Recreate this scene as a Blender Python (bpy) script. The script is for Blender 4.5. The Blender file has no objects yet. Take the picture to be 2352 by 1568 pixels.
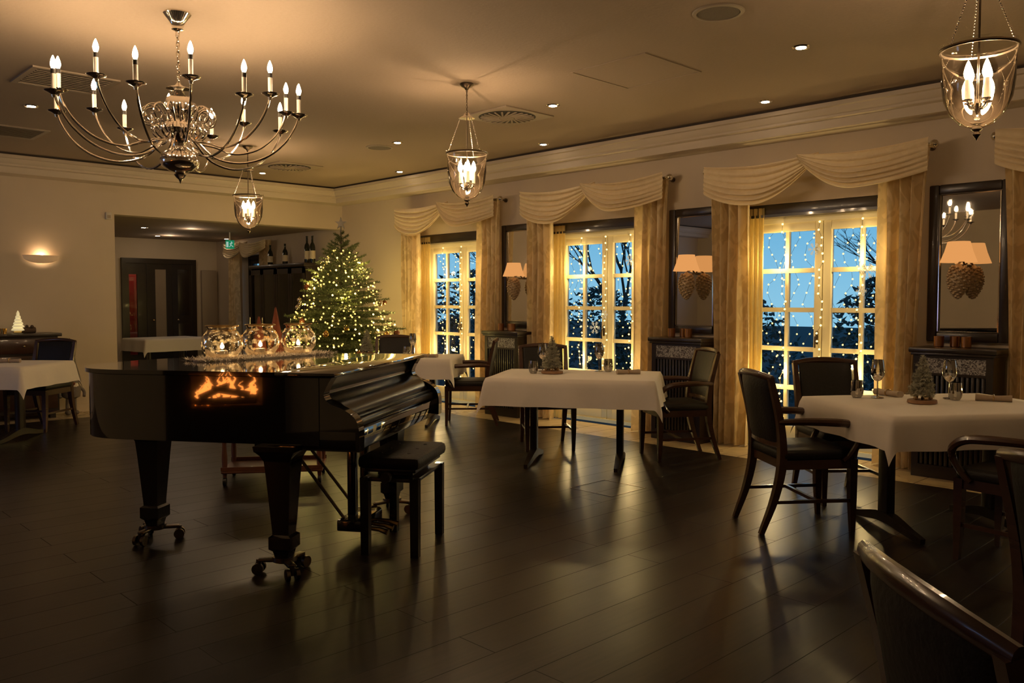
import bpy, bmesh, math, random
from mathutils import Vector as V, Matrix, Euler
sc=bpy.context.scene; COL=sc.collection
rnd=random.Random(5); U=rnd.uniform
pi=math.pi; sin=math.sin; cos=math.cos
# ------------------------------------------------------------------ camera
H=1.38; FPX=1928.; YAW=math.radians(44.1); PITCH=math.radians(2.8)
cd=bpy.data.cameras.new('camera'); cam=bpy.data.objects.new('camera',cd); COL.objects.link(cam)
ROT=Euler((pi/2-PITCH,0,-YAW)); cam.location=(0,0,H); cam.rotation_euler=ROT
cd.sensor_width=36; cd.lens=36*FPX/2352; cd.clip_start=.05; sc.camera=cam
RM=ROT.to_matrix()
def ray(u,v): return RM@V(((u-1176)/FPX,-(v-784)/FPX,-1))
def onz(u,v,z): r=ray(u,v); s=(z-H)/r.z; return V((r.x*s,r.y*s,z))
def onx(u,v,x): r=ray(u,v); s=x/r.x; return V((x,r.y*s,H+r.z*s))
def ony(u,v,y): r=ray(u,v); s=y/r.y; return V((r.x*s,y,H+r.z*s))
FW=V((sin(YAW),cos(YAW))); RT=V((cos(YAW),-sin(YAW)))
def dl(d,l,z=0): return V((FW.x*d+RT.x*l,FW.y*d+RT.y*l,z))
def face(d,l):
    w=dl(d,l); return math.atan2(w.y,w.x)-pi/2
sc.view_settings.view_transform='Standard'
sc.view_settings.exposure=0.28
# ------------------------------------------------------------------ mesh builder
def cr(p,n=5,closed=False):
    p=[V(q) for q in p]; o=[]; N=len(p)
    for i in range(N if closed else N-1):
        a=p[(i-1)%N] if (i>0 or closed) else p[0]*2-p[1]
        b=p[i]; c=p[(i+1)%N]
        d=p[(i+2)%N] if (i+2<N or closed) else c*2-b
        for k in range(n):
            t=k/n
            o.append(.5*((2*b)+(c-a)*t+(2*a-5*b+4*c-d)*t*t+(3*b-a-3*c+d)*t**3))
    if not closed: o.append(p[-1])
    return o
class MB:
    def __init__(s): s.v=[]; s.f=[]
    def add(s,v,f):
        o=len(s.v); s.v+= [tuple(q) for q in v]; s.f+=[tuple(i+o for i in q) for q in f]; return s
    def bmadd(s,bm):
        bm.verts.index_update(); s.add([v.co.copy() for v in bm.verts],[[v.index for v in f.verts] for f in bm.faces]); bm.free(); return s
    def box(s,c,d,bev=0,rot=None,seg=2):
        bm=bmesh.new(); bmesh.ops.create_cube(bm,size=1,matrix=Matrix.Diagonal((d[0],d[1],d[2],1)))
        if bev: bmesh.ops.bevel(bm,geom=bm.edges[:],offset=bev,segments=seg,affect='EDGES',profile=.5)
        bm.transform(Matrix.Translation(V(c))@(rot if rot else Matrix())); return s.bmadd(bm)
    def bx(s,x0,x1,y0,y1,z0,z1,bev=0): return s.box(((x0+x1)/2,(y0+y1)/2,(z0+z1)/2),(x1-x0,y1-y0,z1-z0),bev)
    def tube(s,p,r,seg=8,ref=None,flat=1,off=0,cap=True,closed=False):
        p=[V(q) for q in p]; n=len(p); rs=r if isinstance(r,(list,tuple)) else [r]*n
        if len(rs)!=n: rs=[rs[min(len(rs)-1,int(i*(len(rs)-1)/(n-1)))]*(1-((i*(len(rs)-1)/(n-1))%1))+rs[min(len(rs)-1,int(i*(len(rs)-1)/(n-1))+1)]*((i*(len(rs)-1)/(n-1))%1) for i in range(n)]
        vs=[]; prev=None
        for i in range(n):
            a=p[i-1] if (i>0 or closed) else p[i]; b=p[(i+1)%n] if (i<n-1 or closed) else p[i]
            t=(b-a).normalized()
            if ref is not None:
                sd=t.cross(V(ref))
                if sd.length<1e-4: sd=prev.copy() if prev else t.orthogonal()
            else: sd=t.orthogonal() if prev is None else prev-t*prev.dot(t)
            sd.normalize(); prev=sd; up=sd.cross(t)
            for k in range(seg):
                q=2*pi*k/seg+off; vs.append(p[i]+sd*(cos(q)*rs[i]*flat)+up*(sin(q)*rs[i]))
        fs=[]
        for i in range(n if closed else n-1):
            for k in range(seg):
                j=(i+1)%n; fs.append((i*seg+k,i*seg+(k+1)%seg,j*seg+(k+1)%seg,j*seg+k))
        if cap and not closed: fs+= [tuple(range(seg))[::-1],tuple((n-1)*seg+k for k in range(seg))]
        return s.add(vs,fs)
    def lathe(s,pr,seg=16,c=(0,0,0),off=0,sx=1,sy=1,cap=True):
        vs=[]; n=len(pr)
        for r,z in pr:
            for k in range(seg):
                q=2*pi*k/seg+off; vs.append((c[0]+cos(q)*r*sx,c[1]+sin(q)*r*sy,c[2]+z))
        fs=[(i*seg+k,i*seg+(k+1)%seg,(i+1)*seg+(k+1)%seg,(i+1)*seg+k) for i in range(n-1) for k in range(seg)]
        if cap: fs+=[tuple(range(seg))[::-1],tuple((n-1)*seg+k for k in range(seg))]
        return s.add(vs,fs)
    def prism(s,poly,a0,a1,ax='z'):
        f={'z':lambda p,a:(p[0],p[1],a),'x':lambda p,a:(a,p[0],p[1]),'y':lambda p,a:(p[0],a,p[1])}[ax]; n=len(poly)
        return s.add([f(p,a0) for p in poly]+[f(p,a1) for p in poly],[tuple(range(n))[::-1],tuple(range(n,2*n))]+[(i,(i+1)%n,n+(i+1)%n,n+i) for i in range(n)])
    def surf(s,fn,nu,nv):
        return s.add([fn(i/nu,j/nv) for i in range(nu+1) for j in range(nv+1)],[(i*(nv+1)+j,(i+1)*(nv+1)+j,(i+1)*(nv+1)+j+1,i*(nv+1)+j+1) for i in range(nu) for j in range(nv)])
    def ico(s,c,r,sub=2,sc_=(1,1,1),rot=None):
        bm=bmesh.new(); bmesh.ops.create_icosphere(bm,subdivisions=sub,radius=r)
        bm.transform(Matrix.Translation(V(c))@(rot if rot else Matrix())@Matrix.Diagonal((*sc_,1))); return s.bmadd(bm)
    def mesh(s,name,m,smooth=True,fix=True,ang=40):
        me=bpy.data.meshes.new(name); me.from_pydata(s.v,[],s.f); me.update()
        if fix:
            bm=bmesh.new(); bm.from_mesh(me); bmesh.ops.recalc_face_normals(bm,faces=bm.faces[:]); bm.to_mesh(me); bm.free()
        if smooth:
            me.polygons.foreach_set('use_smooth',[True]*len(me.polygons)); me.set_sharp_from_angle(angle=math.radians(ang))
        if m: me.materials.append(m)
        return me
    def build(s,name,m,parent=None,loc=None,rz=0,**k):
        o=bpy.data.objects.new(name,s.mesh(name,m,**k)); COL.objects.link(o)
        if parent: o.parent=parent
        if loc is not None: o.location=loc
        o.rotation_euler.z=rz
        return o
def tag(o,label,cat,group=None):
    o['label']=label; o['category']=cat
    if group: o['group']=group
    return o
def thing(name,label,cat,loc=(0,0,0),rz=0,group=None):
    o=bpy.data.objects.new(name,None); COL.objects.link(o); o.location=loc; o.rotation_euler=(0,0,rz); o.empty_display_size=.1
    return tag(o,label,cat,group)
def struct(o): o['kind']='structure'; return o
def sempty(name,loc):
    o=bpy.data.objects.new(name,None); COL.objects.link(o); o.location=loc; return struct(o)
def copytree(o,parent=None):
    c=o.copy(); COL.objects.link(c); c.parent=parent
    for ch in list(o.children): copytree(ch,c)
    return c
def dup(o,label,loc,rz=0,group=None):
    c=copytree(o); c.location=loc; c.rotation_euler=(0,0,rz); c['label']=label
    if group: c['group']=group
    return c
# ------------------------------------------------------------------ materials
def mat(name,c,rough=.5,metal=0,c2=None,scale=6,stretch=(1,1,1),bump=0,coat=0,spec=.5,detail=4,ramp=None,dist=0,em=None,es=0,sheen=0):
    m=bpy.data.materials.new(name); m.use_nodes=True; nt=m.node_tree; N=nt.nodes; L=nt.links; b=N['Principled BSDF']
    tc=N.new('ShaderNodeTexCoord'); mp=N.new('ShaderNodeMapping'); mp.inputs['Scale'].default_value=stretch
    nz=N.new('ShaderNodeTexNoise'); nz.inputs['Scale'].default_value=scale; nz.inputs['Detail'].default_value=detail; nz.inputs['Distortion'].default_value=dist
    L.new(tc.outputs['Object'],mp.inputs[0]); L.new(mp.outputs[0],nz.inputs['Vector'])
    fac=nz.outputs[0]
    if ramp:
        r=N.new('ShaderNodeValToRGB'); r.color_ramp.elements[0].position=ramp[0]; r.color_ramp.elements[1].position=ramp[1]; L.new(fac,r.inputs[0]); fac=r.outputs[0]
    mx=N.new('ShaderNodeMix'); mx.data_type='RGBA'; c2=c2 or tuple(q*.8 for q in c)
    mx.inputs[6].default_value=(*c,1); mx.inputs[7].default_value=(*c2,1); L.new(fac,mx.inputs[0]); L.new(mx.outputs[2],b.inputs['Base Color'])
    b.inputs['Roughness'].default_value=rough; b.inputs['Metallic'].default_value=metal; b.inputs['Coat Weight'].default_value=coat; b.inputs['Coat Roughness'].default_value=.05
    b.inputs['Specular IOR Level'].default_value=spec; b.inputs['Sheen Weight'].default_value=sheen
    if em: b.inputs['Emission Color'].default_value=(*em,1); b.inputs['Emission Strength'].default_value=es
    if bump:
        bp=N.new('ShaderNodeBump'); bp.inputs['Strength'].default_value=bump; bp.inputs['Distance'].default_value=.01; L.new(nz.outputs[0],bp.inputs['Height']); L.new(bp.outputs[0],b.inputs['Normal'])
    return m
def emis(name,c,s,sample=True):
    m=bpy.data.materials.new(name); m.use_nodes=True; nt=m.node_tree; nt.nodes.clear()
    e=nt.nodes.new('ShaderNodeEmission'); o=nt.nodes.new('ShaderNodeOutputMaterial'); e.inputs[0].default_value=(*c,1); e.inputs[1].default_value=s
    nt.links.new(e.outputs[0],o.inputs[0])
    if not sample:
        try: m.cycles.emission_sampling='NONE'
        except Exception: pass
    return m
def thin(name,tint=(1,1,1),refl=(1,1,1),rough=.02,blend=.25,speck=None,milk=0,mc=(1,.8,.5)):
    m=bpy.data.materials.new(name); m.use_nodes=True; nt=m.node_tree; nt.nodes.clear(); N=nt.nodes; L=nt.links
    t=N.new('ShaderNodeBsdfTransparent'); t.inputs[0].default_value=(*tint,1); g=N.new('ShaderNodeBsdfGlossy'); g.inputs[0].default_value=(*refl,1); g.inputs['Roughness'].default_value=rough
    lw=N.new('ShaderNodeLayerWeight'); lw.inputs[0].default_value=blend; mx=N.new('ShaderNodeMixShader'); o=N.new('ShaderNodeOutputMaterial')
    L.new(lw.outputs['Fresnel'],mx.inputs[0]); L.new(t.outputs[0],mx.inputs[1]); L.new(g.outputs[0],mx.inputs[2]); out=mx
    if speck:
        tc=N.new('ShaderNodeTexCoord'); nz=N.new('ShaderNodeTexNoise'); nz.inputs['Scale'].default_value=speck; nz.inputs['Detail'].default_value=6; L.new(tc.outputs['Object'],nz.inputs['Vector'])
        r=N.new('ShaderNodeMath'); r.operation='MULTIPLY_ADD'; r.use_clamp=True; r.inputs[1].default_value=5; r.inputs[2].default_value=-2.5+milk; L.new(nz.outputs[0],r.inputs[0])
        tr=N.new('ShaderNodeBsdfTranslucent'); tr.inputs[0].default_value=(*mc,1); m2=N.new('ShaderNodeMixShader'); L.new(r.outputs[0],m2.inputs[0]); L.new(mx.outputs[0],m2.inputs[1]); L.new(tr.outputs[0],m2.inputs[2]); out=m2
    L.new(out.outputs[0],o.inputs[0]); return m
def fabric(name,c,c2,trans=.3,scale=9,ramp=(.46,.54),dist=1.5,tcol=None):
    m=mat(name,c,.85,0,c2,scale,ramp=ramp,dist=dist,detail=1,sheen=.2,stretch=(1,1,.8)); nt=m.node_tree; N=nt.nodes; L=nt.links
    b=N['Principled BSDF']; o=N['Material Output']; tr=N.new('ShaderNodeBsdfTranslucent'); tr.inputs[0].default_value=(*(tcol or c),1)
    mx=N.new('ShaderNodeMixShader'); mx.inputs[0].default_value=trans; L.new(b.outputs[0],mx.inputs[1]); L.new(tr.outputs[0],mx.inputs[2]); L.new(mx.outputs[0],o.inputs[0]); return m
def brickmat(name,c1,c2,mortar,bw,rh,ms,rough,grain,scale_rot=0,bump=.15,gs=(1.5,22,1),rv=.06,pv=0,spec=.5):
    m=mat(name,c1,rough,0,c2,6,spec=spec); nt=m.node_tree; N=nt.nodes; L=nt.links; b=N['Principled BSDF']
    tc=N.new('ShaderNodeTexCoord'); mp=N.new('ShaderNodeMapping'); mp.inputs['Rotation'].default_value=(0,0,scale_rot); L.new(tc.outputs['Object'],mp.inputs[0])
    br=N.new('ShaderNodeTexBrick'); br.inputs['Color1'].default_value=(*c1,1); br.inputs['Color2'].default_value=(*c2,1); br.inputs['Mortar'].default_value=(*mortar,1)
    br.inputs['Scale'].default_value=1; br.inputs['Brick Width'].default_value=bw; br.inputs['Row Height'].default_value=rh; br.inputs['Mortar Size'].default_value=ms; br.offset=.37
    L.new(mp.outputs[0],br.inputs[0])
    m2=N.new('ShaderNodeMapping'); m2.inputs['Scale'].default_value=gs; L.new(mp.outputs[0],m2.inputs[0])
    nz=N.new('ShaderNodeTexNoise'); nz.inputs['Scale'].default_value=2.2; nz.inputs['Detail'].default_value=8; L.new(m2.outputs[0],nz.inputs['Vector'])
    rp=N.new('ShaderNodeMapRange'); rp.inputs[1].default_value=.3; rp.inputs[2].default_value=.7; rp.inputs[3].default_value=.45; rp.inputs[4].default_value=1.3; L.new(nz.outputs[0],rp.inputs[0])
    mx=N.new('ShaderNodeMix'); mx.data_type='RGBA'; mx.blend_type='MULTIPLY'; mx.inputs[0].default_value=grain; L.new(br.outputs[0],mx.inputs[6]); L.new(rp.outputs[0],mx.inputs[7]); L.new(mx.outputs[2],b.inputs['Base Color'])
    n2=N.new('ShaderNodeTexNoise'); n2.inputs['Scale'].default_value=1.6; n2.inputs['Detail'].default_value=3; L.new(mp.outputs[0],n2.inputs['Vector'])
    mr=N.new('ShaderNodeMapRange'); mr.inputs[1].default_value=.3; mr.inputs[2].default_value=.7; mr.inputs[3].default_value=rough-rv; mr.inputs[4].default_value=rough+rv; L.new(n2.outputs[0],mr.inputs[0])
    sp=N.new('ShaderNodeSeparateColor'); L.new(br.outputs[0],sp.inputs[0]); m3=N.new('ShaderNodeMapRange'); m3.inputs[1].default_value=c2[0]; m3.inputs[2].default_value=c1[0]; m3.inputs[3].default_value=-pv; m3.inputs[4].default_value=pv; L.new(sp.outputs[0],m3.inputs[0])
    a3=N.new('ShaderNodeMath'); a3.operation='ADD'; L.new(mr.outputs[0],a3.inputs[0]); L.new(m3.outputs[0],a3.inputs[1]); a4=N.new('ShaderNodeMath'); a4.operation='MULTIPLY_ADD'; a4.inputs[1].default_value=.4; L.new(br.outputs['Fac'],a4.inputs[0]); L.new(a3.outputs[0],a4.inputs[2]); L.new(a4.outputs[0],b.inputs['Roughness'])
    bp=N.new('ShaderNodeBump'); bp.invert=True; bp.inputs['Strength'].default_value=bump; bp.inputs['Distance'].default_value=.003
    L.new(br.outputs['Fac'],bp.inputs['Height']); L.new(bp.outputs[0],b.inputs['Normal'])
    return m
WALL=mat('wall_plaster',(.58,.49,.38),.8,0,(.53,.445,.345),3,bump=.05)
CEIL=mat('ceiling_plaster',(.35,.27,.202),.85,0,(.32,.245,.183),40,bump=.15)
TRIM=mat('cornice_paint',(.57,.485,.385),.6,0,(.53,.455,.36),4)
DARKGAP=mat('shadow_gap',(.05,.035,.025),.8)
FLOOR=brickmat('dark_floorboards',(.022,.014,.0105),(.0135,.0088,.0068),(.005,.0035,.0025),2.2,.215,.0024,.32,.85,bump=.3,rv=.025,pv=.02,spec=.30)
STONE=brickmat('beige_stone_tiles',(.50,.39,.24),(.44,.34,.20),(.2,.15,.09),.6,.3,.006,.3,.35,gs=(3,3,3))
WOOD=mat('dark_mahogany',(.075,.031,.017),.27,0,(.034,.015,.009),5,(1,1,6),coat=.3)
EBON=mat('black_brown_wood',(.025,.0145,.010),.33,0,(.015,.009,.006),5,(1,1,8),coat=.2)
TROL=mat('red_brown_wood',(.20,.075,.04),.35,0,(.12,.045,.022),5,(1,6,1),coat=.2)
LEATHER=mat('black_leather',(.014,.0112,.0095),.52,0,(.0095,.0078,.007),60,bump=.2,spec=.32)
PIANO=mat('piano_lacquer',(.005,.0045,.004),.02,0,(.004,.004,.004),3,coat=1,spec=.8)
PIANOD=mat('piano_lacquer_satin',(.008,.007,.006),.13,0,(.006,.006,.006),3,coat=.5)
PIANOF=mat('piano_fallboard_black',(.006,.0052,.0046),.24,0,(.005,.0045,.004),3,coat=0,spec=.38)
NICKEL=mat('warm_nickel',(.84,.79,.72),.11,1,(.72,.67,.60),8)
BRONZE=mat('dark_bronze',(.20,.16,.12),.3,1,(.13,.1,.07),10)
BRASS=mat('brass',(.7,.5,.22),.2,1,(.6,.42,.2),8)
COPPER=mat('copper_cup',(.5,.24,.10),.3,1,(.3,.15,.07),25)
LINEN=mat('white_linen',(.74,.68,.60),.8,0,(.70,.64,.56),30,bump=.03,sheen=.2)
DAMASK=fabric('cream_damask',(.82,.67,.43),(.62,.48,.27),.30,scale=7)
SWAG=fabric('cream_swag',(.78,.64,.42),(.75,.61,.395),.10)
SHEER=fabric('yellow_sheer',(.80,.66,.32),(.74,.59,.27),.5,tcol=(.95,.75,.30))
FRAME=mat('cream_window_paint',(.80,.72,.48),.4,0,(.76,.67,.44),4)
PANE=thin('window_glass',(.96,.98,1),blend=.10)
GLASS=thin('clear_glass',(.97,.97,.95),(1,.96,.9),.02,.42)
STEM=thin('wine_glass_crystal',(.90,.90,.88),(1,.97,.92),.03,.78)
MIRROR=mat('mirror_silver',(.85,.84,.80),.015,1,(.84,.83,.79),1)
BULB=emis('candle_bulb',(1,.69,.39),290)
LBULB=emis('lantern_bulb',(1,.69,.39),130)
IVORY=mat('ivory_candle_sleeve',(.75,.70,.62),.5)
BLACK=mat('black_band',(.02,.015,.012),.5)
FAIRY=emis('fairy_light',(1,.68,.22),3.2,False)
ICICLE=emis('cool_fairy_light',(1,.64,.20),2.4,False)
TREEL=emis('tree_light',(1,.68,.22),4.0,False)
TREEL2=emis('tree_light_small',(1,.60,.13),2.4,False)
WIRE=mat('thin_wire',(.10,.08,.04),.5)
FIR=mat('fir_needles',(.095,.115,.028),.55,0,(.05,.07,.018),14)
FROST=mat('frosted_needles',(.50,.47,.36),.7,0,(.28,.28,.21),60)
BARK=mat('bark',(.09,.05,.03),.8,0,(.04,.025,.015),20,bump=.4)
SLICE=mat('wood_slice',(.35,.2,.1),.7,0,(.2,.1,.05),30)
GOLD=mat('gold_bauble',(.75,.45,.12),.18,1,(.6,.35,.1),6)
SILV=mat('pale_bauble',(.85,.75,.55),.12,1,(.7,.6,.45),6)
STARM=mat('silver_star',(.17,.15,.12),.45,.5,(.13,.115,.09),6)
BROWNB=mat('brown_bauble',(.28,.10,.04),.2,.6,(.2,.07,.03),6)
CONE=mat('cast_pine_cone',(.50,.38,.25),.45,.3,(.34,.25,.15),14)
SHADE=emis('lamp_shade_glow',(1,.43,.13),.64)
MERC=thin('mercury_glass',(.98,.93,.84),(1,.90,.7),.06,.28,34,.0,(1,.86,.60))
JARL=emis('jar_light',(1,.66,.30),34)
FUR=mat('white_fur',(.80,.74,.66),.9,0,(.68,.6,.52),60,bump=.6,sheen=.5)
FELT=mat('rust_felt',(.26,.075,.035),.85,0,(.16,.045,.02),40,bump=.4)
GREYF=mat('grey_felt',(.2,.17,.15),.9,0,(.13,.11,.1),40)
GRATE=mat('silver_frieze',(.42,.40,.38),.45,.3,(.06,.05,.05),45,ramp=(.44,.56),dist=2,bump=.4)
VENT=mat('painted_metal',(.33,.26,.195),.5,0,(.29,.23,.17),5)
VDARK=mat('vent_shadow',(.03,.025,.02),.7)
BOTTLE=mat('dark_bottle_glass',(.008,.012,.006),.08,0,(.006,.008,.005),3)
LABELM=mat('cream_paper',(.6,.52,.4),.8)
PLASTIC=mat('white_plastic',(.6,.56,.5),.5)
DOWN=emis('downlight_lens',(1,.76,.5),45)
GREEN=emis('exit_green',(.013,.26,.11),.6); WHITEE=emis('exit_white',(.7,1,.85),.4)
REDW=mat('red_wall',(.34,.02,.015),.7)
FLAME=emis('flame',(1,.27,.045),14); EMBER=emis('ember',(1,.18,.02),7)
LOG=mat('charred_log',(.06,.035,.02),.9,0,(.02,.012,.01),12,bump=.6)
BRICK=mat('firebox_brick',(.035,.022,.016),.9,0,(.02,.014,.010),10)
SHRUB=mat('dark_shrub_leaf',(.03,.055,.032),.6,0,(.015,.03,.018),8)
SOIL=mat('garden_ground',(.03,.035,.025),.9,0,(.02,.02,.015),3)
NAPKIN=mat('taupe_napkin',(.42,.33,.24),.85,0,(.34,.26,.19),40)
SCREEN=mat('lit_glass_tree',(.8,.75,.5),.3,em=(1,.8,.4),es=.42)
# ------------------------------------------------------------------ world (dusk)
w=bpy.data.worlds.new('dusk'); sc.world=w; w.use_nodes=True; nt=w.node_tree; N=nt.nodes; L=nt.links; bg=N['Background']
tc=N.new('ShaderNodeTexCoord'); sx=N.new('ShaderNodeSeparateXYZ'); rp=N.new('ShaderNodeValToRGB'); L.new(tc.outputs['Generated'],sx.inputs[0]); L.new(sx.outputs[2],rp.inputs[0]); L.new(rp.outputs[0],bg.inputs[0])
rp.color_ramp.elements[0].position=0; rp.color_ramp.elements[0].color=(.26,.56,.74,1); rp.color_ramp.elements[1].position=.6; rp.color_ramp.elements[1].color=(.03,.16,.42,1)
e=rp.color_ramp.elements.new(.13); e.color=(.11,.39,.66,1)
bg.inputs[1].default_value=.86
# ------------------------------------------------------------------ setting
XR=7.2; YB=11.2; ZC=3.05; WY=[8.5,6.03,3.52,1.0]; HW=.75; ZO=2.27
FY=3.65
struct(MB().bx(-2.6,6.55,-3,10.6,-.1,0).build('floor',FLOOR))
struct(MB().bx(6.55,7.2,-3,11.2,-.1,0).bx(-2.6,6.55,10.6,11.2,-.1,0).build('floor_stone_border',STONE))
struct(MB().bx(3.4,7.2,11.2,15.6,-.1,0).build('floor_back_room',FLOOR))
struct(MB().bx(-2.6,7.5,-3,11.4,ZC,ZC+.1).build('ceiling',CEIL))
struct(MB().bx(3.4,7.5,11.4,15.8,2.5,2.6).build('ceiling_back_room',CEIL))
m=MB(); y=-3.
ops=sorted([(c,HW,ZO) for c in WY]+[(14.05,.5,2.2)])
for c,hw,zo in ops:
    m.bx(7.2,7.5,y,c-hw,0,ZC); m.bx(7.2,7.5,c-hw,c+hw,zo,ZC); y=c+hw
m.bx(7.2,7.5,y,15.8,0,ZC); struct(m.build('wall_right',WALL))
struct(MB().bx(-2.6,3.83,11.2,11.4,0,ZC).bx(3.83,7.2,11.2,11.4,2.47,ZC).build('wall_back',WALL))
m=MB().bx(-2.8,-2.6,-3,7.6,0,ZC)
m.bx(-2.8,-2.6,7.6,10.2,0,1.5).bx(-2.8,-2.6,7.6,10.2,2.5,ZC).bx(-2.8,-2.6,10.2,11.4,0,ZC); struct(m.build('wall_left',WALL))  # unseen opening, set high so blue light reaches mainly the upper wall
struct(MB().bx(-2.8,7.5,-3.2,-3,0,ZC).build('wall_front',WALL))
struct(MB().bx(3.4,5.42,15.6,15.8,0,2.5).bx(6.77,7.2,15.6,15.8,0,2.5).bx(5.42,6.77,15.6,15.8,2.14,2.5).build('wall_back_room_far',WALL))
struct(MB().bx(3.3,3.4,11.4,15.8,0,2.5).build('wall_back_room_left',WALL))
struct(MB().bx(4.8,7.4,16.9,17,0,2.4).bx(4.7,4.8,15.8,17,0,2.4).bx(7.4,7.5,15.8,17,0,2.4).bx(4.7,7.5,15.8,17,2.4,2.5).bx(4.7,7.5,15.8,17,-.1,0).build('wall_vestibule',REDW))
# cornice: stepped moulding around the tray
prof=[(0,2.83),(.29,2.83),(.30,2.86),(.30,2.90),(.335,2.91),(.335,2.93),(.36,2.95),(.37,2.985),(.40,2.99),(.40,3.025),(.36,3.025),(0,3.025)]
struct(MB().prism([(XR-a,b) for a,b in prof],-3,YB,'y').build('trim_1',TRIM))
struct(MB().prism([(YB-a,b) for a,b in prof],-2.6,XR-.29,'x').build('trim_2',TRIM))
struct(MB().bx(6.83,6.9,-3,10.83,3.025,ZC).bx(-2.6,6.9,10.83,10.9,3.025,ZC).build('trim_3',DARKGAP))
struct(MB().bx(-2.6,3.83,11.18,11.2,0,.09).build('baseboard_back',WALL))
# ------------------------------------------------------------------ windows
WN=['farthest window by the fir tree','window behind the central table','window behind the right-hand table','window at the right picture edge']
def leaf(x0,x1,z0,z1,cols,rows,parent,hand,fm=FRAME):
    m=MB(); st=.075
    m.bx(-.03,.03,x0,x0+st,z0,z1,.006).bx(-.03,.03,x1-st,x1,z0,z1,.006).bx(-.03,.03,x0+st,x1-st,z1-.08,z1,.006).bx(-.03,.03,x0+st,x1-st,z0,z0+.16,.006)
    for i in range(1,cols):
        yy=x0+st+(x1-x0-2*st)*i/cols; m.bx(-.02,.02,yy-.017,yy+.017,z0+.16,z1-.08)
    for j in range(1,rows):
        zz=z0+.16+(z1-z0-.24)*j/rows; m.bx(-.021,.021,x0+st,x1-st,zz-.021,zz+.021)
    lf=m.build('leaf',fm,parent)
    MB().bx(.004,.008,x0+st,x1-st,z0+.16,z1-.08).build('pane',PANE,lf)
    if hand:
        MB().bx(-.045,-.03,hand-.012,hand+.012,.98,1.10,.004).tube([(-.05,hand,1.05),(-.075,hand,1.05),(-.078,hand,1.0),(-.075,hand,.95)],.008).build('handle',BRONZE,lf)
for i,c in enumerate(WY):
    t=sempty('window_%d'%(i+1),(7.36,c,0))
    MB().bx(-.04,.05,-.75,-.70,0,2.15).bx(-.04,.05,.70,.75,0,2.15).bx(-.04,.05,-.70,.70,2.10,2.15).bx(-.04,.05,-.70,.70,0,.04).build('frame',FRAME,t)
    leaf(-.70,-.003,.04,2.10,2,5,t,0); leaf(.003,.70,.04,2.10,2,5,t,.04)
    MB().bx(-.17,.03,-.748,.748,2.15,2.268,.012).bx(-.185,-.17,-.748,.748,2.15,2.175).build('pelmet',EBON,t)
t=sempty('window_5',(7.36,14.05,0))
MB().bx(-.04,.05,-.5,-.45,0,2.2).bx(-.04,.05,.45,.5,0,2.2).bx(-.04,.05,-.45,.45,2.13,2.2).build('frame',EBON,t)
leaf(-.45,.45,.04,2.13,2,5,t,0,EBON)
def curtain(ya,yb,x,z0,z1,nf,amp,m,name,label,cat,group=None,taper=0):
    yc=(ya+yb)/2; hw=(yb-ya)/2; ph=U(0,6)
    def fn(s,t):
        z=z0+(z1-z0)*t; q=(s*2-1)*hw; yy=q*(1-.06*sin(t*pi))
        if taper and (q>0)==(taper<0): yy*=1-abs(taper)*(1-t)**.6/hw
        a=amp*(1-.4*t*t)
        return (a*sin(2*pi*nf*s+ph+.5*sin(2.2*z+ph))+.3*a*sin(2*pi*nf*1.9*s+1.3*z),yy,z)
    o=MB().surf(fn,int(nf*14),16).build(name,m,None,(x,yc,0),ang=80)
    return tag(o,label,cat,group)
def swag(ya,yb,parent,dep,drop,e0,e1,ph=0):
    def fn(s,t):
        b=max(0,sin(pi*s))**.85; y=ya+(yb-ya)*s; en=e0 if s<.5 else e1
        q=t**1.1; fo=abs(sin(q*pi*6+ph+.5*sin(3*s+ph)))**.8*(.75+.25*sin(8*q+ph))
        z=.045-(.035*b+drop*b*t**.85)-en*t*(1-b)-.020*fo*b
        x=-.025-.085*b*t**.6-.062*fo*(.25+.75*b)-dep
        return (x,y,z)
    MB().surf(fn,48,120).build('swag_fold',SWAG,parent,ang=80)
for i,c in enumerate(WY):
    t=thing('curtain_rod','bronze curtain rod with ball finials over the '+WN[i],'curtain rod',(7.03,c,2.61),0,'curtain rods')
    MB().tube([(0,-1.0,0),(0,1.0,0)],.014).build('rod',BRONZE,t)
    for s in (-1,1):
        o=MB().lathe([(.008,-.03),(.018,-.025),(.018,-.01),(.03,0),(.036,.02),(.03,.042),(.012,.055),(.001,.058)],14).build('finial',NICKEL,t,(0,s*1.02,0)); o.rotation_euler=(-s*pi/2,0,0)
        MB().tube([(0,s*.97,0),(.165,s*.97,0)],.009).tube([(.15,s*.97,0),(.168,s*.97,0)],.025,12).build('bracket',BRONZE,t)
    curtain(c+.58,c+1.01,7.07,.01,2.60,4,.065,DAMASK,'curtain','cream damask curtain, left panel of the '+WN[i],'curtain','damask curtains',-.09)
    curtain(c-1.01,c-.60,7.07,.01,2.60,4,.065,DAMASK,'curtain','cream damask curtain, right panel of the '+WN[i],'curtain','damask curtains',.09)
    curtain(c+.50,c+.70,7.18,.01,2.24,4,.015,SHEER,'sheer_curtain','yellow sheer curtain, left side of the '+WN[i],'sheer curtain','sheer curtains')
    curtain(c-.70,c-.54,7.18,.01,2.24,3,.015,SHEER,'sheer_curtain','yellow sheer curtain, right side of the '+WN[i],'sheer curtain','sheer curtains')
    t=thing('swag_valance','double cream swag valance over the '+WN[i],'valance',(7.0,c,2.61),0,'swag valances')
    swag(1.03,-.12,t,.0,.37,.26,.03,.2+i); swag(.06,-1.03,t,.04,.31,.03,.26,1.1+i)
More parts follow.
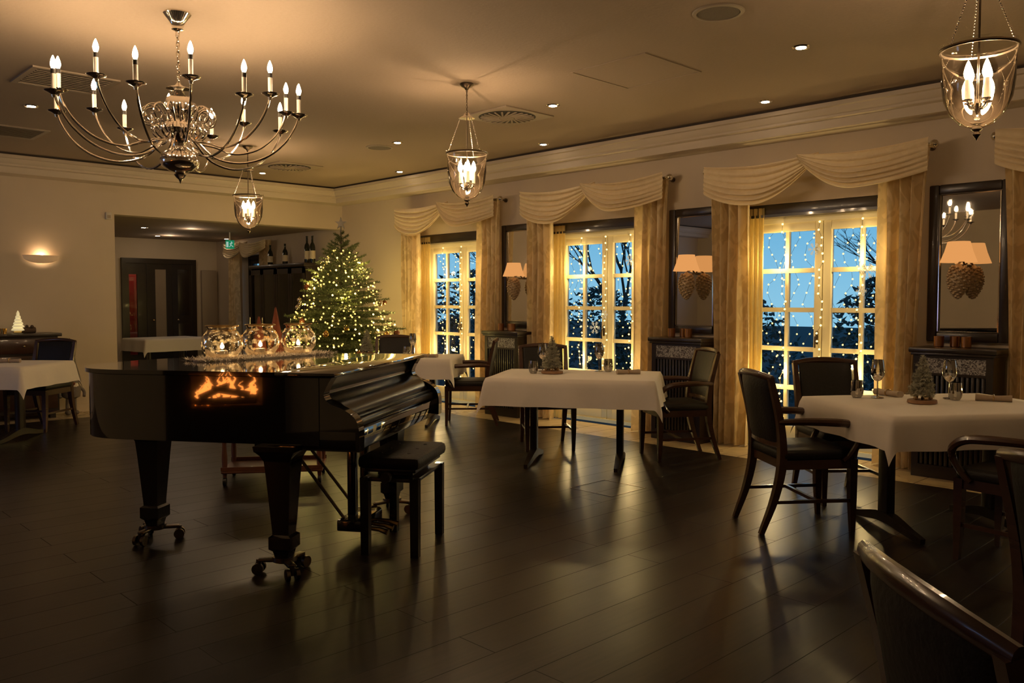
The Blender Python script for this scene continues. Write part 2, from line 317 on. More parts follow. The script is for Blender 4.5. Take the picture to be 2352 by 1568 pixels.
curtain(13.25,13.62,7.08,.01,2.42,4,.04,DAMASK,'curtain','cream curtain nearest the wine cabinet in the back room','curtain')
curtain(14.45,14.85,7.08,.01,2.42,4,.04,DAMASK,'curtain','cream curtain beyond the narrow back room window','curtain')
t=thing('swag_valance','cream swag valance above the narrow back room window','valance',(7.04,14.05,2.38)); swag(.85,-.1,t,0,.25,.15,.03); swag(.1,-.85,t,.05,.25,.03,.15,1)
# string lights
BM=MB().ico((0,0,0),.0105,1).mesh('bulb',FAIRY,False); BM2=MB().ico((0,0,0),.0095,1).mesh('bulb',ICICLE,False)
def bulbs(parent,me,m,pts,r,cap=100):
    for p in pts[:cap]:
        o=bpy.data.objects.new('bulb',me); COL.objects.link(o); o.parent=parent; o.location=p
    if len(pts)>cap:
        q=MB()
        for p in pts[cap:]: q.ico(p,r,1)
        o=q.build('small_bulbs',m,parent,smooth=False); o['kind']='stuff'
for i,c in enumerate(WY):
    t=thing('string_lights','warm fairy light strands hung on the frame of the '+WN[i],'string lights',(7.29,c,2.12),0,'fairy lights on the window frames')
    pts=[]; wm=MB()
    for yy in (-.68,-.36,0.0,.36,.68):
        ph=U(0,6); line=[(.01*sin(k+ph),yy+.022*sin(k*.9+ph)+.012*sin(2.3*k),-.03-k*.072) for k in range(27)]
        pts+=line; wm.tube(line,.0018,3)
    rnd.shuffle(pts); wm.build('wire',WIRE,t); bulbs(t,BM,FAIRY,pts,.0105)
    t=thing('icicle_lights','curtain of tiny lights hanging outside the '+WN[i],'string lights',(7.85,c,2.35),0,'icicle lights outside the windows')
    pts=[]; wm=MB()
    for k in range(18):
        yy=-1.15+k*.13+U(-.03,.03); n=rnd.randint(20,26); ph=U(0,6)
        line=[(U(-.03,.03),yy+.05*sin(j*1.1+ph),-j*.08-U(0,.05)) for j in range(n)]; pts+=line; wm.tube(line,.0015,3)
    rnd.shuffle(pts); wm.build('wire',WIRE,t); bulbs(t,BM2,ICICLE,pts,.0095)
# snowflakes
SNOW=emis('snowflake_white',(1,.78,.46),.5,False)
def snowflake(r):
    m=MB()
    for k in range(6):
        a=k*pi/3; d=V((0,cos(a),sin(a))); n=V((0,-sin(a),cos(a)))
        m.tube([d*0,d*r],r*.05,4)
        for q in (.45,.7): 
            for s in (-1,1): m.tube([d*r*q,d*(r*(q+.22))+n*s*r*.24],r*.04,4)
    return m
for u,v,r,l in [(1992,622,.07,'large pale snowflake on the window behind the right-hand table'),(1870,572,.06,'mid sized snowflake on the left leaf behind the right-hand table'),(1978,668,.05,'small snowflake below the large one, right-hand table window'),(1366,752,.075,'largest snowflake on the window behind the central table'),(1388,722,.05,'small snowflake just above the largest one, central window'),(1470,765,.06,'snowflake low on the right leaf of the central window'),(1446,598,.06,'snowflake high on the right leaf of the central window'),(1102,720,.05,'small snowflake on the farthest window by the fir tree')]:
    p=onx(u,v,7.325); tag(snowflake(r).build('snowflake',SNOW,None,p),l,'snowflake','snowflake window decorations')
# ------------------------------------------------------------------ garden outside
struct(MB().bx(7.5,45,-15,45,-.2,-.1).build('ground_outside',SOIL))
def shrub(p,rx,ry,h,n,label,ls=.07):
    m=MB()
    for k in range(n):
        a=U(0,2*pi); f=U(0,1)**.7; z=h*U(.02,1); rr=f*math.sqrt(max(.02,1-(z/h)**2))
        c=V((cos(a)*rr*rx,sin(a)*rr*ry,z)); d=V((U(-1,1),U(-1,1),U(-.5,1))).normalized(); e=d.orthogonal().normalized()
        m.add([c-e*ls*.35,c+d*ls,c+e*ls*.35,c-d*ls*.3],[(0,1,2,3)])
    tag(m.build('garden_shrub',SHRUB,None,p,smooth=False,fix=False),label,'shrub','shrubs in the dusk garden')
shrub((11,6.5,-.1),1.0,1.0,1.55,1500,'dark leafy shrub outside the left pane of the third window',.09)
shrub((10.5,4.3,-.1),.8,.9,1.75,1500,'tall rounded shrub outside the right leaf of the third window',.09)
shrub((13.2,4.9,-.1),1.6,1.2,1.15,1500,'low distant hedge seen through the middle of the third window',.09)
shrub((11.6,9.7,-.1),1.3,1.3,1.7,1600,'dense dark shrub outside the second window',.09)
shrub((10.0,7.95,-.1),.7,.7,1.1,1200,'low shrub outside the right leaf of the second window',.09)
shrub((11.5,13.2,-.1),1.4,1.6,2.1,1700,'tall dark shrub outside the farthest window',.1)
shrub((9.6,11.3,-.1),.8,.8,1.2,1200,'small shrub close outside the farthest window',.08)
def baretree(p,h,seed,label):
    r=random.Random(seed); m=MB()
    def br(a,d,l,rad,dep):
        b=a+d*l; mid=a+d*l*.5+V((r.uniform(-1,1),r.uniform(-1,1),0))*l*.06; m.tube([a,mid,b],[rad,rad*.85,rad*.65],4,cap=False)
        if dep==0: return
        for k in range(3 if dep>1 else 4):
            e=(d+V((r.uniform(-1,1),r.uniform(-1,1),r.uniform(-.35,.6)))*.75).normalized(); br(a+d*l*r.uniform(.55,1),e,l*r.uniform(.6,.8),rad*.6,dep-1)
    br(V((0,0,0)),V((0,0,1)),h*.36,h*.012,5)
    tag(m.build('bare_tree',BARK,None,p,fix=False),label,'tree','bare trees in the dusk garden')
baretree((15.5,5.9,-.1),4.4,3,'bare winter tree seen through the third window')
baretree((14.5,11.4,-.1),4.6,8,'bare winter tree seen through the second window')
baretree((14,15.8,-.1),4.6,11,'bare winter tree seen through the farthest window')
# ------------------------------------------------------------------ mirrors, radiator cabinets, sconces
MN=['farthest and second windows','second and third windows','third window and the right edge']
for i,c in enumerate([7.265,4.775,2.25]):
    t=thing('wall_mirror','tall dark framed mirror on the wall between the '+MN[i],'mirror',(7.2,c,1.05),0,'mirrors between the windows')
    hw=.30; h=1.25; m=MB()
    for a,b,z0,z1 in ((-hw,-hw+.075,0,h),(hw-.075,hw,0,h),(-hw+.075,hw-.075,0,.075),(-hw+.075,hw-.075,h-.075,h)): m.bx(-.055,0,a,b,z0,z1,.012)
    m.build('frame',EBON,t); MB().bx(-.006,.006,-hw+.07,hw-.07,.07,h-.07).build('mirror_glass',MIRROR,t,(-.022,0,0),math.radians(-1.9 if i==2 else 0))
    MB().tube([(-.036,-hw+.082,.082),(-.036,hw-.082,.082),(-.036,hw-.082,h-.082),(-.036,-hw+.082,h-.082)],.007,4,closed=True).build('bevel_edge',NICKEL,t)
    cy=c-.0
    t=thing('radiator_cabinet','radiator cabinet with silver frieze below the mirror between the '+MN[i],'cabinet',(7.02,cy,0),0,'radiator cabinets')
    hw=.285
    MB().bx(-.20,.17,-hw-.03,hw+.03,.975,1.015,.010).bx(-.185,.17,-hw-.015,hw+.015,.955,.975,.004).build('top',EBON,t)
    MB().bx(-.165,.17,-hw,-hw+.05,0,.955).bx(-.165,.17,hw-.05,hw,0,.955).bx(-.165,-.14,-hw+.05,hw-.05,.0,.10).bx(-.165,-.14,-hw+.05,hw-.05,.80,.82).bx(-.165,-.14,-hw+.05,hw-.05,.935,.955).bx(.14,.17,-hw+.05,hw-.05,0,.955).build('body',EBON,t)
    MB().bx(-.158,-.142,-hw+.05,hw-.05,.82,.935).build('frieze',GRATE,t)
    m=MB()
    for k in range(13): yy=-hw+.07+k*(2*hw-.14)/12; m.bx(-.155,-.14,yy-.011,yy+.011,.10,.80,.003)
    m.build('grille',EBON,t)
    for k,(oy,ox) in enumerate([(.15,-.02),(.05,.04),(-.05,-.02)]):
        g=thing('candle_cup',['left','middle','right'][k]+' copper candle cup on the cabinet between the '+MN[i],'candle holder',(7.02+ox,cy+oy,1.015),0,'copper candle cups')
        MB().lathe([(.032,0),(.036,.004),(.038,.085),(.034,.085),(.031,.01),(.001,.01)],16).build('cup',COPPER,g); MB().lathe([(.001,.0),(.026,.0),(.026,.035),(.001,.036)],12,(0,0,.012)).build('candle',IVORY,g)
SN=['farthest mirror','middle mirror','mirror nearest the right edge']
sc0=None
for i,(u,v) in enumerate([(1180,620),(1577,605),(2202,580)]):
    p=onx(u,v,7.02); lab='lamp with tapered shade and hanging pine cone on the '+SN[i]
    if sc0 is None:
        sc0=t=thing('wall_lamp',lab,'wall lamp',p,0,'pine cone wall lamps')
        MB().lathe([(.08,.085),(.10,.01),(.132,-.075)],28,cap=False).build('lamp_shade',SHADE,t)
        m=MB()
        m.lathe([(.012,.0),(.03,-.02),(.05,-.05),(.067,-.10),(.068,-.14),(.052,-.20),(.026,-.25),(.008,-.275)],16,(0,0,-.085))
        for k in range(90):
            f=k/90; z=-.105-f*.245; r=.072*math.sin(pi*(.18+.8*f))**.8; a=k*2.3999
            m.ico((cos(a)*r,sin(a)*r,z),.017,1,(1,1,.75))
        m.build('pine_cone',CONE,t)
        MB().tube(cr([(0,0,-.09),(.03,0,-.075),(.10,0,-.06),(.145,0,-.1)],4),.008).lathe([(.035,-.008),(.035,.008)],16,(.118,0,-.1)).build('bracket',BRONZE,t)
    else: dup(sc0,lab,p)
# ------------------------------------------------------------------ ceiling fittings
g=None
for k,(u,v) in enumerate([(1840,108),(1758,233),(1270,242),(1248,331),(913,327),(918,394),(603,397),(315,362),(72,243)]):
    p=onz(u,v,ZC); lab=['nearest recessed ceiling spotlight, by the right-hand lantern','recessed ceiling spotlight above the third window','recessed ceiling spotlight right of the middle lantern','recessed ceiling spotlight over the second window by the cornice','recessed ceiling spotlight left of the middle lantern','recessed ceiling spotlight over the farthest window by the cornice','recessed ceiling spotlight just right of the farthest lantern','recessed ceiling spotlight below the chandelier arms','recessed ceiling spotlight left of the chandelier'][k]
    if g is None:
        g=t=thing('ceiling_spotlight',lab,'spotlight',p,0,'recessed ceiling spotlights')
        MB().lathe([(.036,-.001),(.036,-.006),(.055,-.008),(.060,-.001)],20).build('ring',NICKEL,t); MB().lathe([(.001,-.007),(.034,-.007),(.034,-.003),(.001,-.003)],16).build('lens',DOWN,t)
    else: dup(g,lab,p)
g=None
for k,(u,v) in enumerate([(330,522),(395,556),(362,541),(520,548)]):
    p=onz(u,v,2.5); lab='recessed spotlight in the back room ceiling, '+['nearest the opening edge','farthest','middle of the left three','beside the curtain'][k]
    if g is None:
        g=t=thing('ceiling_spotlight',lab,'spotlight',p,0,'back room spotlights')
        MB().lathe([(.036,-.001),(.036,-.006),(.055,-.008),(.060,-.001)],16).build('ring',NICKEL,t); MB().lathe([(.001,-.007),(.034,-.007),(.034,-.003),(.001,-.003)],12).build('lens',DOWN,t)
    else: dup(g,lab,p)
for k,p in enumerate([onz(1165,266,ZC),onz(665,382,ZC)]):
    lab=['round swirl air diffuser on square plate above the central table','round swirl air diffuser near the Christmas tree corner'][k]
    t=thing('air_diffuser',lab,'vent',p,0,'ceiling air diffusers')
    MB().bx(-.3,.3,-.3,.3,-.012,0,.003).build('plate',VENT,t); MB().lathe([(.001,-.014),(.25,-.014),(.26,-.012)],40).build('opening',VDARK,t)
    m=MB()
    for j in range(24):
        a=j*pi/12; m.box((cos(a)*.155,sin(a)*.155,-.02),(.18,.018,.006),0,Matrix.Rotation(a+.25,4,'Z'))
    m.lathe([(.001,-.026),(.06,-.026),(.07,-.014)],20); m.build('blades',VENT,t)
for k,p in enumerate([onz(150,185,ZC),onz(18,300,ZC)]):
    t=thing('ceiling_grille',['slatted ceiling air grille behind the chandelier','slatted ceiling air grille at the left edge'][k],'vent',p,0,'ceiling air grilles')
    MB().bx(-.3,.3,-.3,-.26,-.012,0).bx(-.3,.3,.26,.3,-.012,0).bx(-.3,-.26,-.26,.26,-.012,0).bx(.26,.3,-.26,.26,-.012,0).build('frame',VENT,t)
    MB().bx(-.26,.26,-.26,.26,-.003,0).build('opening',VDARK,t); m=MB()
    for j in range(9): m.box((0,-.22+j*.055,-.008),(.52,.03,.003),0,Matrix.Rotation(.5,4,'X'))
    m.build('slats',VENT,t)
SPK=mat('speaker_mesh',(.20,.16,.12),.8,0,(.1,.08,.06),200)
for k,p in enumerate([onz(1650,28,ZC),onz(872,338,ZC)]):
    t=thing('ceiling_speaker',['round ceiling loudspeaker nearest the camera','round ceiling loudspeaker above the farthest window'][k],'loudspeaker',p,0,'ceiling loudspeakers')
    MB().lathe([(.125,-.001),(.125,-.010),(.145,-.008),(.15,-.001)],36).build('ring',VENT,t); MB().lathe([(.001,-.009),(.12,-.006),(.125,-.001)],36).build('grille',SPK,t)
p=onz(1460,165,ZC); o=MB().bx(-.34,.34,-.34,-.325,-.006,0).bx(-.34,.34,.325,.34,-.006,0).bx(-.34,-.325,-.325,.325,-.006,0).bx(.325,.34,-.325,.325,-.006,0).bx(-.325,.325,-.325,.325,-.002,0).build('ceiling_hatch',CEIL,None,p); tag(o,'flush square access hatch in the ceiling','hatch')
p=onz(1396,1120,0); o=MB().bx(-.2,.2,-.2,-.19,0,.002).bx(-.2,.2,.19,.2,0,.002).bx(-.2,-.19,-.19,.19,0,.002).bx(.19,.2,-.19,.19,0,.002).build('floor_hatch',BRONZE,None,p); tag(o,'flush square floor socket hatch in the dark floorboards','hatch')
# ------------------------------------------------------------------ chandelier
BP=[(.001,0),(.009,.003),(.0138,.017),(.0148,.026),(.0105,.045),(.005,.060),(.001,.068)]
cp=onz(407,30,ZC)
t=CH=thing('chandelier','large nickel chandelier with sixteen candle arms hanging above the piano','chandelier',cp)
MB().lathe([(.075,0),(.078,-.008),(.07,-.02),(.045,-.05),(.03,-.085),(.033,-.095),(.01,-.105)],24).build('canopy',NICKEL,t)
m=MB(); 
for k in range(11):
    z=-.11-k*.029; a=k*pi/2; m.tube([(cos(a)*.010*cos(q),sin(a)*.010*cos(q),z-.012+.021*sin(q)) for q in [j*pi/5 for j in range(10)]],.0036,5,closed=True)
m.build('chain',NICKEL,t)
MB().lathe([(r*1.2,z) for r,z in [(.006,-.40),(.02,-.42),(.05,-.43),(.058,-.437),(.02,-.445),(.03,-.47),(.056,-.49),(.07,-.53),(.06,-.57),(.034,-.60),(.05,-.615),(.07,-.64),(.076,-.67),(.055,-.70),(.036,-.73),(.032,-.77),(.055,-.79),(.082,-.815),(.094,-.85),(.085,-.885),(.054,-.91),(.022,-.922),(.03,-.935),(.02,-.95),(.008,-.962),(.001,-.985)]],28).build('body',NICKEL,t)
def armmesh(R,zc,dip):
    a=MB().tube(cr([(.05,0,-.68),(.10,0,-.74),(.20,0,dip+.03),(R*.5,0,dip),(R*.71,0,dip+.035),(R*.87,0,dip+.115),(R*.965,0,zc-.07),(R,0,zc)],5),.0068,7)
    a.tube(cr([(.075,0,-.64),(.10,0,-.585),(.14,0,-.548),(.185,0,-.558),(.206,0,-.595),(.192,0,-.635),(.165,0,-.645),(.145,0,-.622),(.155,0,-.598),(.172,0,-.60)],4),[.006,.006,.0055,.005,.005,.0045],6)
    a.tube(cr([(.10,0,-.74),(.14,0,-.71),(.15,0,-.68),(.13,0,-.66),(.11,0,-.68)],4),.005,6); return a.mesh('arm',NICKEL)
ARMS=[(.69,-.58,armmesh(.69,-.58,-.862)),(.62,-.515,armmesh(.62,-.515,-.79))]
PM=MB().lathe([(.008,-.03),(.012,-.015),(.03,-.005),(.046,.0),(.05,.006),(.044,.004),(.018,.002),(.018,.015),(.012,.016)],18).mesh('drip_pan',NICKEL)
CM=MB().lathe([(.012,0),(.0125,.09)],12).mesh('candle_sleeve',IVORY); KM=MB().lathe([(.0132,.078),(.0132,.103),(.008,.106)],12).mesh('socket',BLACK); QM=MB().lathe(BP,8).mesh('bulb',BULB)
def part(name,me,parent,loc=(0,0,0),rz=0):
    o=bpy.data.objects.new(name,me); COL.objects.link(o); o.parent=parent; o.location=loc; o.rotation_euler=(0,0,rz); return o
near=math.atan2(-FW.y,-FW.x)
for k in range(16):
    R,zc,am=ARMS[k%2]; a=part('arm',am,t,(0,0,0),near+math.radians(4.5)+k*pi/8)
    for n_,me,z in (('drip_pan',PM,zc),('candle_sleeve',CM,zc+.015),('socket',KM,zc+.015),('bulb',QM,zc+.12)): part(n_,me,a,(R,0,z))
# ------------------------------------------------------------------ bell jar lanterns
LPOS=[(4.32,4.96),(4.34,8.6),(4.20,1.30)]
QL=MB().lathe([(r*1.3,z*1.25) for r,z in BP],8).mesh('bulb',LBULB); l0=None
for k,(x,y) in enumerate(LPOS):
    lab=['glass bell jar lantern hanging in the middle, above the central table','smallest glass bell jar lantern, hanging near the back opening','large glass bell jar lantern at the top right corner'][k]
    if l0: dup(l0,lab,(x,y,ZC)); continue
    l0=t=thing('hanging_lantern',lab,'lantern',(x,y,ZC),0,'bell jar lanterns')
    MB().lathe([(.052,0),(.055,-.008),(.04,-.025),(.02,-.035),(.01,-.05)],20).build('canopy',BRONZE,t)
    m=MB().tube([(0,0,-.04),(0,0,-.23)],.005,6)
    for j in range(6): m.ico((0,0,-.06-j*.03),.009,1)
    m.build('stem',BRONZE,t); MB().lathe([(.008,-.22),(.02,-.225),(.03,-.245),(.06,-.26),(.062,-.266),(.02,-.262)],20).build('crown',NICKEL,t)
    for j in range(3):
        a=j*2*pi/3+.5; m=MB()
        for q in range(22):
            f=q/21; m.ico((cos(a)*(.05+.10*f),sin(a)*(.05+.10*f),-.26-.27*f),.0065,1,(.8,.8,1.2))
        m.build('chain',NICKEL,t)
    MB().tube([(cos(q)*.158,sin(q)*.158,-.535) for q in [j*pi/18 for j in range(36)]],.008,6,closed=True).build('rim',BRONZE,t)
    MB().lathe([(.165,-.515),(.155,-.54),(.15,-.60),(.151,-.68),(.14,-.76),(.112,-.825),(.07,-.868),(.03,-.885),(.012,-.888)],36,cap=False).build('glass_bell',GLASS,t)
    MB().lathe([(.02,-.882),(.024,-.895),(.012,-.905),(.018,-.918),(.006,-.935),(.001,-.945)],14).build('finial',BRONZE,t)
    MB().tube([(0,0,-.26),(0,0,-.80)],.005,6).lathe([(.012,-.76),(.02,-.78),(.012,-.80),(.004,-.83)],12).build('candle_stem',BRONZE,t)
    for j in range(4):
        a=j*pi/2+1.0; am=MB().tube(cr([(0,0,-.79),(cos(a)*.025,sin(a)*.025,-.80),(cos(a)*.05,sin(a)*.05,-.785),(cos(a)*.052,sin(a)*.052,-.765)],3),.005,6).lathe([(.02,-.77),(.022,-.765),(.012,-.76)],12,(cos(a)*.052,sin(a)*.052,0)).build('arm',NICKEL,t)
        part('candle_sleeve',CM,am,(cos(a)*.052,sin(a)*.052,-.765)); part('bulb',QL,am,(cos(a)*.052,sin(a)*.052,-.675))
# ------------------------------------------------------------------ grand piano
PO=V((2.66,4.185,0)); PR=math.atan2(.572,.82)
def pw(k,tt,z=0): return V((PO.x+cos(PR)*k-sin(PR)*tt,PO.y+sin(PR)*k+cos(PR)*tt,z))
t=thing('grand_piano','glossy black baby grand piano with closed lid','piano',PO,PR)
curve=[(p.x,p.y) for p in cr([(-.74,.78,0),(-.735,.95,0),(-.68,1.10,0),(-.54,1.21,0),(-.34,1.24,0),(-.12,1.20,0),(.08,1.10,0),(.28,.97,0),(.47,.81,0),(.61,.63,0),(.69,.43,0),(.72,.2,0),(.72,-.1,0)],5)]
rim=[(-.74,-.20)]+curve+[(.72,-.20)]
MB().prism(rim,.665,1.0).build('case',PIANO,t,ang=30)
big=[(a*1.02,(b-.3)*1.015+.3) for a,b in rim]
lid=[(big[0][0],.03)]+big[1:-1]; lid=[q for q in lid if q[1]>=.03]+[(big[-1][0],.03)]
m=MB().prism(lid,1.004,1.026); m.build('lid',PIANO,t,ang=30)
MB().bx(-.757,.738,-.29,.026,1.004,1.026,.006).build('lid_flap',PIANO,t)
ck=[(p.x,p.y) for p in cr([(-.265,1.0,0),(-.235,.95,0),(-.225,.91,0),(-.255,.875,0),(-.32,.85,0),(-.38,.81,0),(-.405,.75,0),(-.405,.64,0)],5)]+[(0,.64),(0,1.0)]
for s in (-1,1): MB().prism(ck,s*.735-.035*(1+s)+.0,s*.735+.035*(1-s),'x').build('cheek',PIANO,t,ang=30)
fb=[(p.x,p.y) for p in cr([(-.205,.99,0),(-.205,.95,0),(-.20,.915,0),(-.225,.895,0),(-.27,.88,0),(-.30,.86,0),(-.325,.83,0),(-.33,.80,0)],4)]+[(-.15,.79),(-.15,.99)]
MB().prism(fb,-.665,.65,'x').build('fallboard',PIANOF,t,ang=35)
MB().bx(-.665,.65,-.375,-.15,.745,.79,.012).bx(-.665,.65,-.36,-.335,.79,.805,.006).build('key_slip',PIANOF,t)
MB().bx(-.735,.735,-.395,.15,.64,.745,.008).build('keybed',PIANO,t)
LEGS=[(-.68,.02),(.62,-.10),(-.26,1.03)]
for k,(x,y) in enumerate(LEGS):
    MB().lathe([(.155,.66),(.15,.635),(.12,.61),(.10,.58),(.09,.5),(.062,.22),(.062,.205),(.082,.195),(.082,.135),(.06,.12),(.05,.09)],4,(x,y,0),pi/4).build('leg',PIANOD,t,ang=20)
m=MB().bx(-.12,-.075,-.14,-.09,.13,.645,.006).bx(.075,.12,-.14,-.09,.13,.645,.006).bx(-.16,.16,-.20,-.04,.075,.14,.01).bx(-.15,.15,-.17,-.06,.60,.645,.006); lyre=m.build('pedal_lyre',PIANOD,t)
for s in (-1,1): MB().tube([(s*.10,-.06,.14),(s*.09,.36,.66)],.009,6).build('brace',BRONZE,lyre)
for x in (-.09,0,.09): MB().tube([(x,-.20,.085),(x,-.27,.08),(x,-.32,.065)],[.012,.014,.018],8,ref=(0,0,1),flat=1).build('pedal',BRASS,lyre)
d0=None
for k,(x,y) in enumerate(LEGS):
    lab='caster dolly under the '+['piano leg nearest the camera','piano leg behind the bench','piano tail leg on the left'][k]; p=pw(x,y)
    if d0: dup(d0,lab,p,k*.6+.4); continue
    d0=q=thing('caster_dolly',lab,'dolly',p,.3,'piano caster dollies')
    m=MB().lathe([(.05,.062),(.06,.066),(.06,.09),(.045,.09)],16)
    for j in range(3):
        a=j*2*pi/3; m.box((cos(a)*.07,sin(a)*.07,.07),(.12,.04,.018),.005,Matrix.Rotation(a,4,'Z'))
    m.build('frame',BRONZE,q)
    for j in range(3):
        a=j*2*pi/3; c=V((cos(a)*.13,sin(a)*.13,.029)); n=V((-sin(a),cos(a),0)); m=MB()
        for s in (-1,1): m.tube([c+n*(s*.024-.009),c+n*(s*.024+.009)],.029,16)
        m.tube([c-n*.024,c+n*.024],.008,8); m.tube([c,c+V((0,0,.045))],.013,8); m.build('wheel',BRONZE,q)
# bench
t=thing('piano_bench','black adjustable piano bench with tufted leather seat','bench',(2.84,3.81,0),PR)
m=MB().box((0,0,.51),(.55,.35,.07),.026); m.build('seat_cushion',LEATHER,t)
m=MB()
for x in (-.15,0,.15):
    for y in (-.08,.08): m.ico((x,y,.545),.012,1,(1,1,.4))
m.build('button',LEATHER,t)
MB().bx(-.25,.25,-.155,.155,.405,.425,.004).bx(-.24,.24,-.145,.145,.455,.475,.004).build('seat_frame',EBON,t)
MB().box((0,0,.44),(.30,.2,.05)).build('lift_mechanism',BLACK,t)
for x in (-1,1): 
    for y in (-1,1): MB().lathe([(.031,0),(.034,.40),(.034,.425)],4,(x*.235,y*.14,0),pi/4).build('leg',PIANOD,t,ang=20)
for x in (-1,1): MB().tube([(x*.2,0,.44),(x*.285,0,.44)],.008,8).tube([(x*.285,0,.44),(x*.32,0,.44)],[.028,.028],14).build('knob',BLACK,t)
# piano top
def furfn():
    m=MB(); n=3200
    for k in range(n):
        a=U(-1,1); b=U(-1,1); wv=.125*(1+.12*sin(a*9)+.1*sin(a*23)); x=b*wv; y=a*.48; z=U(0,.012)
        d=V((U(-1,1),U(-1,1),U(.1,.6))).normalized()*U(.018,.035); e=d.cross(V((0,0,1))).normalized()*.0035
        c=V((x,y,z)); m.add([c-e,c+e,c+d],[(0,1,2)])
    m.prism([(cos(q)*.125,sin(q)*.48) for q in [j*pi/16 for j in range(32)]],0,.010); return m
JP=[pw(0,.74),pw(.26,.63),pw(.50,.49)]; dirv=JP[2]-JP[0]; ra=math.atan2(dirv.y,dirv.x)-pi/2
fc=pw(.25,.60)
tag(furfn().build('fur_runner',FUR,None,(fc.x,fc.y,1.027),ra,smooth=False,fix=False),'shaggy white fur runner under the glass jars on the piano','runner')
star=emis('jar_star',(1,.42,.08),.6,False); spk=emis('jar_spark',(1,.75,.4),1.4,False)
for k,s in enumerate([1.12,1.08,1.05]):
    p=JP[k].copy(); p.z=1.040; lab=['leftmost speckled glass jar lantern on the piano','middle glass jar lantern with star pattern on the piano','rightmost speckled glass jar lantern on the piano'][k]
    t=thing('glass_jar_lantern',lab,'candle jar',p,0,'glass jar lanterns on the piano')
    MB().lathe([(.05*s,.0),(.078*s,.01),(.102*s,.045),(.108*s,.085),(.101*s,.125),(.082*s,.155),(.072*s,.166),(.075*s,.18),(.083*s,.188)],32,cap=False).build('jar',MERC,t)
    MB().tube([(cos(q)*.083*s,sin(q)*.083*s,.188) for q in [j*pi/14 for j in range(28)]],.005,5,closed=True).build('jar_rim',BRASS,t)
    MB().lathe([(.03,0),(.03,.035),(.001,.037)],14,(0,0,.006)).build('tealight',IVORY,t); MB().lathe([(.001,0),(.011,.008),(.012,.018),(.005,.034),(.001,.04)],10,(0,0,.05)).build('flame',JARL,t)
    m=MB()
    for j in range(60 if k!=1 else 18):
        a=U(0,6.28); z=U(.02,.14); r=.104*s*math.sqrt(max(.1,1-((z-.085)/.11)**2)); m.ico((cos(a)*r,sin(a)*r,z),.0022 if k!=1 else .009,1)
    m.build('light_spots',spk if k!=1 else star,t)
for k,(kk,tt,h) in enumerate([(.50,.645,.31),(.38,.70,.25)]):
    q=pw(kk,tt,1.027)
    m=MB().lathe([(.05,0),(.053,.01),(.038,h*.4),(.019,h*.75),(.006,h*.97),(.001,h)],20)
    for j in range(240):
        f=U(0,1); a=U(0,6.28); r=.052*(1-f)*.95; c=V((cos(a)*r,sin(a)*r,h*f)); d=V((cos(a),sin(a),.4))*.012; e=V((-sin(a),cos(a),0))*.002; m.add([c-e,c+e,c+d],[(0,1,2)])
    tag(m.build('felt_cone_tree',FELT,None,q,fix=False),['taller rust felt cone tree behind the jars','shorter rust felt cone tree behind the middle jar'][k],'cone tree','felt cone trees')
# ------------------------------------------------------------------ serving trolley
t=thing('serving_trolley','red brown wooden serving trolley behind the piano','trolley',dl(6.45,-1.83),-YAW+.15)
for z in (.09,.33,.74): MB().bx(-.37,.37,-.22,.22,z,z+.022,.008).bx(-.37,.37,-.22,-.205,z+.022,z+.05).bx(-.37,.37,.205,.22,z+.022,z+.05).build('shelf',TROL,t)
for x in (-1,1):
    for y in (-1,1): 
        MB().lathe([(.014,.06),(.018,.12),(.022,.2),(.016,.3),(.02,.4),(.016,.6),(.02,.8)],10,(x*.345,y*.195,0)).build('post',TROL,t); MB().tube([(x*.345-.012,y*.195,.03),(x*.345+.012,y*.195,.03)],.03,14).tube([(x*.345,y*.195,.03),(x*.345,y*.195,.08)],.009,6).build('caster',BLACK,t)
